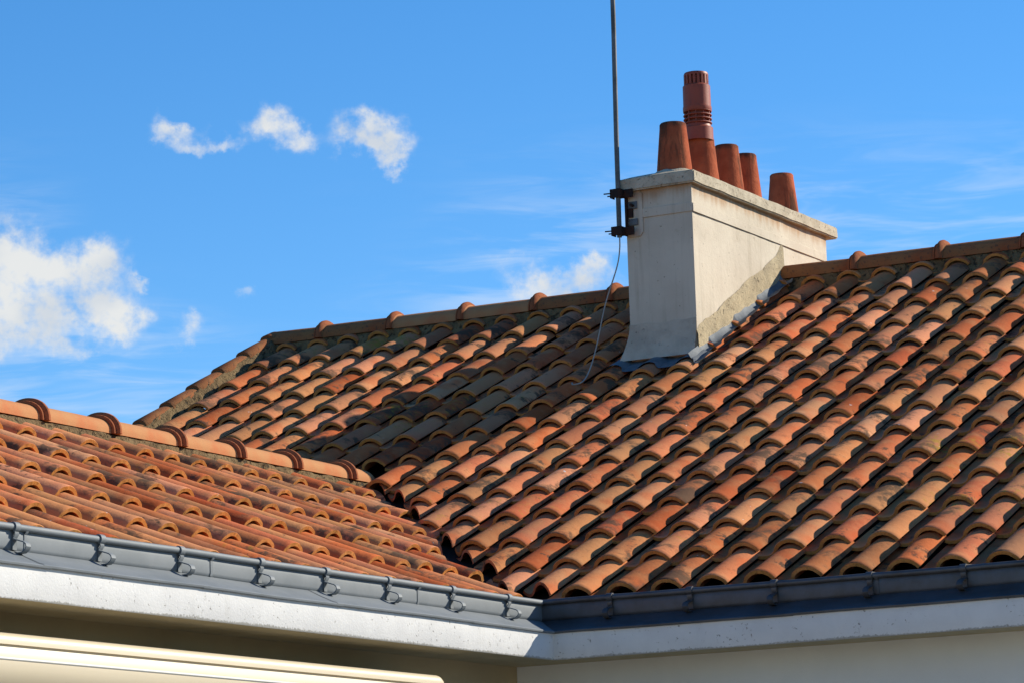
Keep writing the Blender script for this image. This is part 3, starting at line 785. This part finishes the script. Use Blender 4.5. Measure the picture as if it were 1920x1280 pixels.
# flue terminal on the second pot
yt = 4.225
mb = MB(); r = .092
mb.lathe([(r + .004, 3.278), (r + .004, 3.360), (r - .004, 3.366)], (xm, yt, 0), 40, False, False)
mb.lathe([(r - .006, 3.366), (r - .010, 3.386), (r - .022, 3.388)], (xm, yt, 0), 40, False, False)
mb.lathe([(r - .024, 3.37), (r - .024, 3.48)], (xm, yt, 0), 32, False, False)
for zz in (3.388, 3.414, 3.440, 3.466):
    mb.lathe([(r - .030, zz), (r - .002, zz), (r, zz + .004), (r - .002, zz + .008), (r - .030, zz + .008), (r - .030, zz)], (xm, yt, 0), 40, False, False)
for q in range(10):
    a = 2 * math.pi * q / 10; c_, s_ = math.cos(a), math.sin(a)
    mb.box((xm + c_ * (r - .012) - .004, yt + s_ * (r - .012) - .004, 3.386), (xm + c_ * (r - .012) + .004, yt + s_ * (r - .012) + .004, 3.47))
mb.lathe([(r - .002, 3.470), (r, 3.474), (r, 3.50), (r - .003, 3.502), (r - .004, 3.636), (r - .012, 3.644), (r - .022, 3.644)], (xm, yt, 0), 40, False, True)
mb.lathe([(r - .030, 3.64), (r - .030, 3.70)], (xm, yt, 0), 32, False, True)
for q in range(18):
    a = 2 * math.pi * (q + .3) / 18; c_, s_ = math.cos(a), math.sin(a)
    R2 = Matrix.Translation((xm + c_ * (r - .020), yt + s_ * (r - .020), 3.675)) @ Matrix.Rotation(a, 4, 'Z')
    b = MB().box((-.009, -.008, -.036), (.007, .008, .036)); mb.add([R2 @ v for v in b.v], b.f)
mb.lathe([(r - .014, 3.704), (r - .013, 3.714), (r - .018, 3.724), (r - .04, 3.728)], (xm, yt, 0), 40, True, True)
ft = mb.build('flue_terminal', M_FLUE, chim, 40)
# flared mortar base at the front, sand mortar fillet up the sunny side
V = []; F = []
nu, nv = 24, 8
for i in range(nu + 1):
    u = i / nu
    for j in range(nv + 1):
        t = j / nv
        X = x0 - .055 * (1 - t) ** 1.6 + u * (x1 - x0 + .055 * (1 - t) ** 1.6 + .002)
        fl = .05 * (1 - t) ** 1.7
        Z = 1.80 + (.225 + .012 * noise.noise(Vector((X * 8, 1, 1)))) * t
        V.append((X, y0 - .007 - fl + (.002 if t < 1 else .008) * noise.noise(Vector((X * 13, Z * 13, 0))), Z))
for i in range(nu):
    for j in range(nv): F.append((i * (nv + 1) + j, (i + 1) * (nv + 1) + j, (i + 1) * (nv + 1) + j + 1, i * (nv + 1) + j + 1))
# left return of the flare
o0 = len(V)
for j in range(nv + 1):
    t = j / nv
    V.append((x0 - .055 * (1 - t) ** 1.6, y0 + .3, 1.80 + .15 + .225 * t))
for j in range(nv): F.append((j, j + 1, o0 + j + 1, o0 + j))
mobj('mortar_skirt', V, F, M_SKIRT, chim)
V = []; F = []
nu, nv = 70, 7
for i in range(nu + 1):
    u = i / nu; Y = y0 - .012 + u * (YR - y0 - .03)
    hgt = .165 + .035 * u + .018 * noise.noise(Vector((Y * 4, 2, 2))) + .008 * noise.noise(Vector((Y * 17, 2, 2)))
    if u > .93: hgt += .05 * (u - .93) / .07
    if u < .02: hgt *= .93
    for j in range(nv + 1):
        t = j / nv
        Z = zA(Y) - .02 + (hgt + .04) * t
        V.append((x1 + (.004 if t > .99 else .012 + .010 * (1 - t)) + .004 * noise.noise(Vector((Y * 12, Z * 12, 4))), Y, Z))
for i in range(nu):
    for j in range(nv): F.append((i * (nv + 1) + j, (i + 1) * (nv + 1) + j, (i + 1) * (nv + 1) + j + 1, i * (nv + 1) + j + 1))
mobj('mortar_fillet', V, F, M_SAND, chim)
# lead flashing: dressed over the tiles in front and up the side
def tile_top(x, y):
    u = (x / WT) % 1.0; u = u * WT - WT
    best = -0.016
    for i in range(len(PROF) - 1):
        a, b = PROF[i], PROF[i + 1]
        if b[0] <= u <= a[0]:
            t = (u - a[0]) / (b[0] - a[0] + 1e-9); best = a[1] + (b[1] - a[1]) * t
    s = y / math.cos(TH_A) / GA; fr = s - math.floor(s)
    return zA(y) + (best - .026 * fr) / math.cos(TH_A)
V = []; F = []; nu, nv = 44, 9
for i in range(nu + 1):
    X = -3.40 + .66 * i / nu
    drop = .155 + .03 * noise.noise(Vector((X * 5, 0, 0))) + (.025 if tile_top(X, 3.5) - zA(3.5) < .02 else 0)
    for j in range(nv + 1):
        t = j / nv; Y = y0 + .03 - (drop + .03) * t
        sm = (tile_top(X - .02, Y) + 2 * tile_top(X, Y) + tile_top(X + .02, Y)) / 4
        V.append((X, Y, max(sm, zA(Y) + .004) + .014 + .004 * noise.noise(Vector((X * 14, Y * 14, 0)))))
for i in range(nu):
    for j in range(nv): F.append((i * (nv + 1) + j, (i + 1) * (nv + 1) + j, (i + 1) * (nv + 1) + j + 1, i * (nv + 1) + j + 1))
mobj('lead_flashing', V, F, M_LEAD, chim)
V = []; F = []; nu, nv = 110, 8
for i in range(nu + 1):
    Y = y0 - .16 + (YR - .09 - y0 + .16) * i / nu
    s = Y / math.cos(TH_A) / GA; fr = s - math.floor(s)
    wv = .014 * math.sin(fr * 2 * math.pi) + .010 * noise.noise(Vector((Y * 6, 3, 0)))
    for j in range(nv + 1):
        t = j / nv
        X = x1 + .010 + t * (.095 + wv)
        up = .055 * (1 - min(1, t / .35)) ** 1.3
        Z = zA(Y) + (.034 - .022 * fr) + up + .018 * max(0, (t - .6) / .4) + .005 * noise.noise(Vector((Y * 12, t * 3, 1)))
        V.append((X, Y, Z))
for i in range(nu):
    for j in range(nv): F.append((i * (nv + 1) + j, (i + 1) * (nv + 1) + j, (i + 1) * (nv + 1) + j + 1, i * (nv + 1) + j + 1))
mobj('lead_flashing', V, F, M_LEAD, chim)
# rust run below the mast bracket
# ------------------------------------------------------------------ antenna mast with its brackets and cable
mx, my = -3.300, 3.550
mast = tag(empty('antenna_mast', (mx, my, 2.56)), 'slim grey antenna mast clamped to the chimney corner, its top out of the picture', 'antenna mast')
mb = MB(); mb.tube([(mx, my, 2.575), (mx + .003, my, 3.2), (mx + .012, my, 3.9), (mx + .02, my, 5.6)], .0155, 16); mb.build('pole', M_STEEL, mast)
for zc in (2.850, 2.612):
    mb = MB()
    mb.box((mx - .045, my - .026, zc - .027), (mx + .030, my - .018, zc + .030))
    mb.box((mx - .045, my - .026, zc - .027), (mx - .037, my + .030, zc + .030))
    mb.box((mx - .020, my + .012, zc - .028), (mx + .095, my + .022, zc + .026))
    mb.box((mx + .020, my - .018, zc - .026), (mx + .034, my + .058, zc + .026))
    br = mb.build('bracket', M_IRON, mast); bevel_obj(br, .002, 1)
    for dz, ln in ((.004, .095), (-.014, .070)):
        mb = MB(); mb.tube([(mx - ln + .01, my - .024 - .004, zc + dz), (mx + .03, my - .010, zc + dz)], .0045, 8); mb.build('bolt', M_IRON, br)
mb = MB(); mb.box((x0 + .006, y0 - .030, 2.60), (x0 + .022, y0 - .004, 2.85)); mb.build('back_bar', M_IRON, mast)
# backing plate with cut corners
pts = [(x0 + .012, 2.578), (x0 + .095, 2.578), (x0 + .118, 2.604), (x0 + .118, 2.846), (x0 + .095, 2.868), (x0 + .012, 2.868)]
V = [(a, y0 - .0095, b) for a, b in pts] + [(a, y0 - .002, b) for a, b in pts]
F = [tuple(range(6)), tuple(range(11, 5, -1))] + [(i, (i + 1) % 6, 6 + (i + 1) % 6, 6 + i) for i in range(6)]
bp = mobj('backing_plate', V, F, M_CREAM, mast)
bevel_obj(MB().box((x0 + .02, y0 - .020, 2.648), (x0 + .088, y0 - .010, 2.690)).build('tension_plate', M_STEEL, mast), .003, 2)
bevel_obj(MB().box((x0 + .02, y0 - .018, 2.752), (x0 + .085, y0 - .010, 2.800)).build('tension_plate', M_STEEL, mast), .003, 2)
mb = MB(); mb.tube([(x0 + .055, y0 - .040, 2.775), (x0 + .055, y0 - .010, 2.775)], .010, 10); mb.box((x0 + .028, y0 - .026, 2.700), (x0 + .056, y0 - .009, 2.756)); mb.build('clamp_bolt', M_IRON, mast)
def spline(P, n=12):
    P = [Vector(p) for p in P]; Q = []
    for i in range(len(P) - 1):
        a, b, c, d = P[max(i - 1, 0)], P[i], P[i + 1], P[min(i + 2, len(P) - 1)]
        for k in range(n):
            t = k / n
            Q.append(.5 * ((2 * b) + (c - a) * t + (2 * a - 5 * b + 4 * c - d) * t * t + (3 * b - a - 3 * c + d) * t ** 3))
    return Q + [P[-1]]
MB().tube(spline([(mx + .002, my - .004, 2.60), (mx + .003, my - .010, 2.50), (mx - .012, my - .03, 2.38), (mx - .08, my - .07, 2.15), (mx - .122, my - .12, 1.90), (mx - .135, my - .20, 1.74), (mx - .12, my - .33, 1.645), (mx - .165, my - .37, 1.625), (mx - .21, my - .30, 1.648)]), .0042, 8).build('cable', M_CABLE, mast)

# ------------------------------------------------------------------ rolled awning on the wing wall
aw = tag(empty('awning', (XW, -3.6, -.60)), 'rolled-up cream awning cassette on the wall under the sunlit gutter', 'awning')
def cassette(name, prof, ya, yb, m, parent, r=.0):
    n = len(prof); V = []
    for y in (ya, yb):
        for d, z in prof: V.append((XW + d, y, z))
    F = [tuple(range(n)), tuple(range(2 * n - 1, n - 1, -1))] + [(i, (i + 1) % n, n + (i + 1) % n, n + i) for i in range(n)]
    return mobj(name, V, F, m, parent, smooth=30)
AE = -1.16
AO = .235                                                  # stands off the wall on its arms
top = []
for q in range(0, 8):
    a = math.radians(90 - q * 90 / 7); top.append((AO + .068 + .045 * math.cos(a), -.480 + .036 * math.sin(a)))
prof = [(AO, -.446)] + top + [(AO + .114, -.494), (AO + .102, -.496), (AO + .102, -.5035), (AO + .116, -.505), (AO + .122, -.528), (AO + .126, -.549), (AO + .1255, -.588), (AO + .117, -.628), (AO + .092, -.658), (AO + .042, -.673), (AO, -.673)]
cassette('housing', prof, -6.0, AE, M_AWN, aw)
for yy in (-5.6, -4.3, -3.0, -1.7):
    MB().box((XW - .01, yy - .03, -.60), (XW + AO + .01, yy + .03, -.52)).build('wall_bracket', M_AWNW, aw)
mb = MB(); mb.tube([(XW + AO + .126, -6.0, -.551), (XW + AO + .126, AE - .01, -.551)], .0055, 8); mb.build('front_bar', M_AWNW, aw)
V = []; F = []
ep = [(d, z) for d, z in prof]
n = len(ep); cxp, czp = AO + .06, -.56
for k_, (yy, sc) in enumerate(((AE, 1.0), (AE + .02, .975), (AE + .038, .90), (AE + .05, .76))):
    for d, z in ep: V.append((XW + cxp + (d - cxp) * sc, yy, czp + (z - czp) * sc))
for k_ in range(3):
    for i in range(n): F.append((k_ * n + i, k_ * n + (i + 1) % n, (k_ + 1) * n + (i + 1) % n, (k_ + 1) * n + i))
F.append(tuple(3 * n + i for i in range(n)))
mobj('end_cap', V, F, M_AWN, aw)
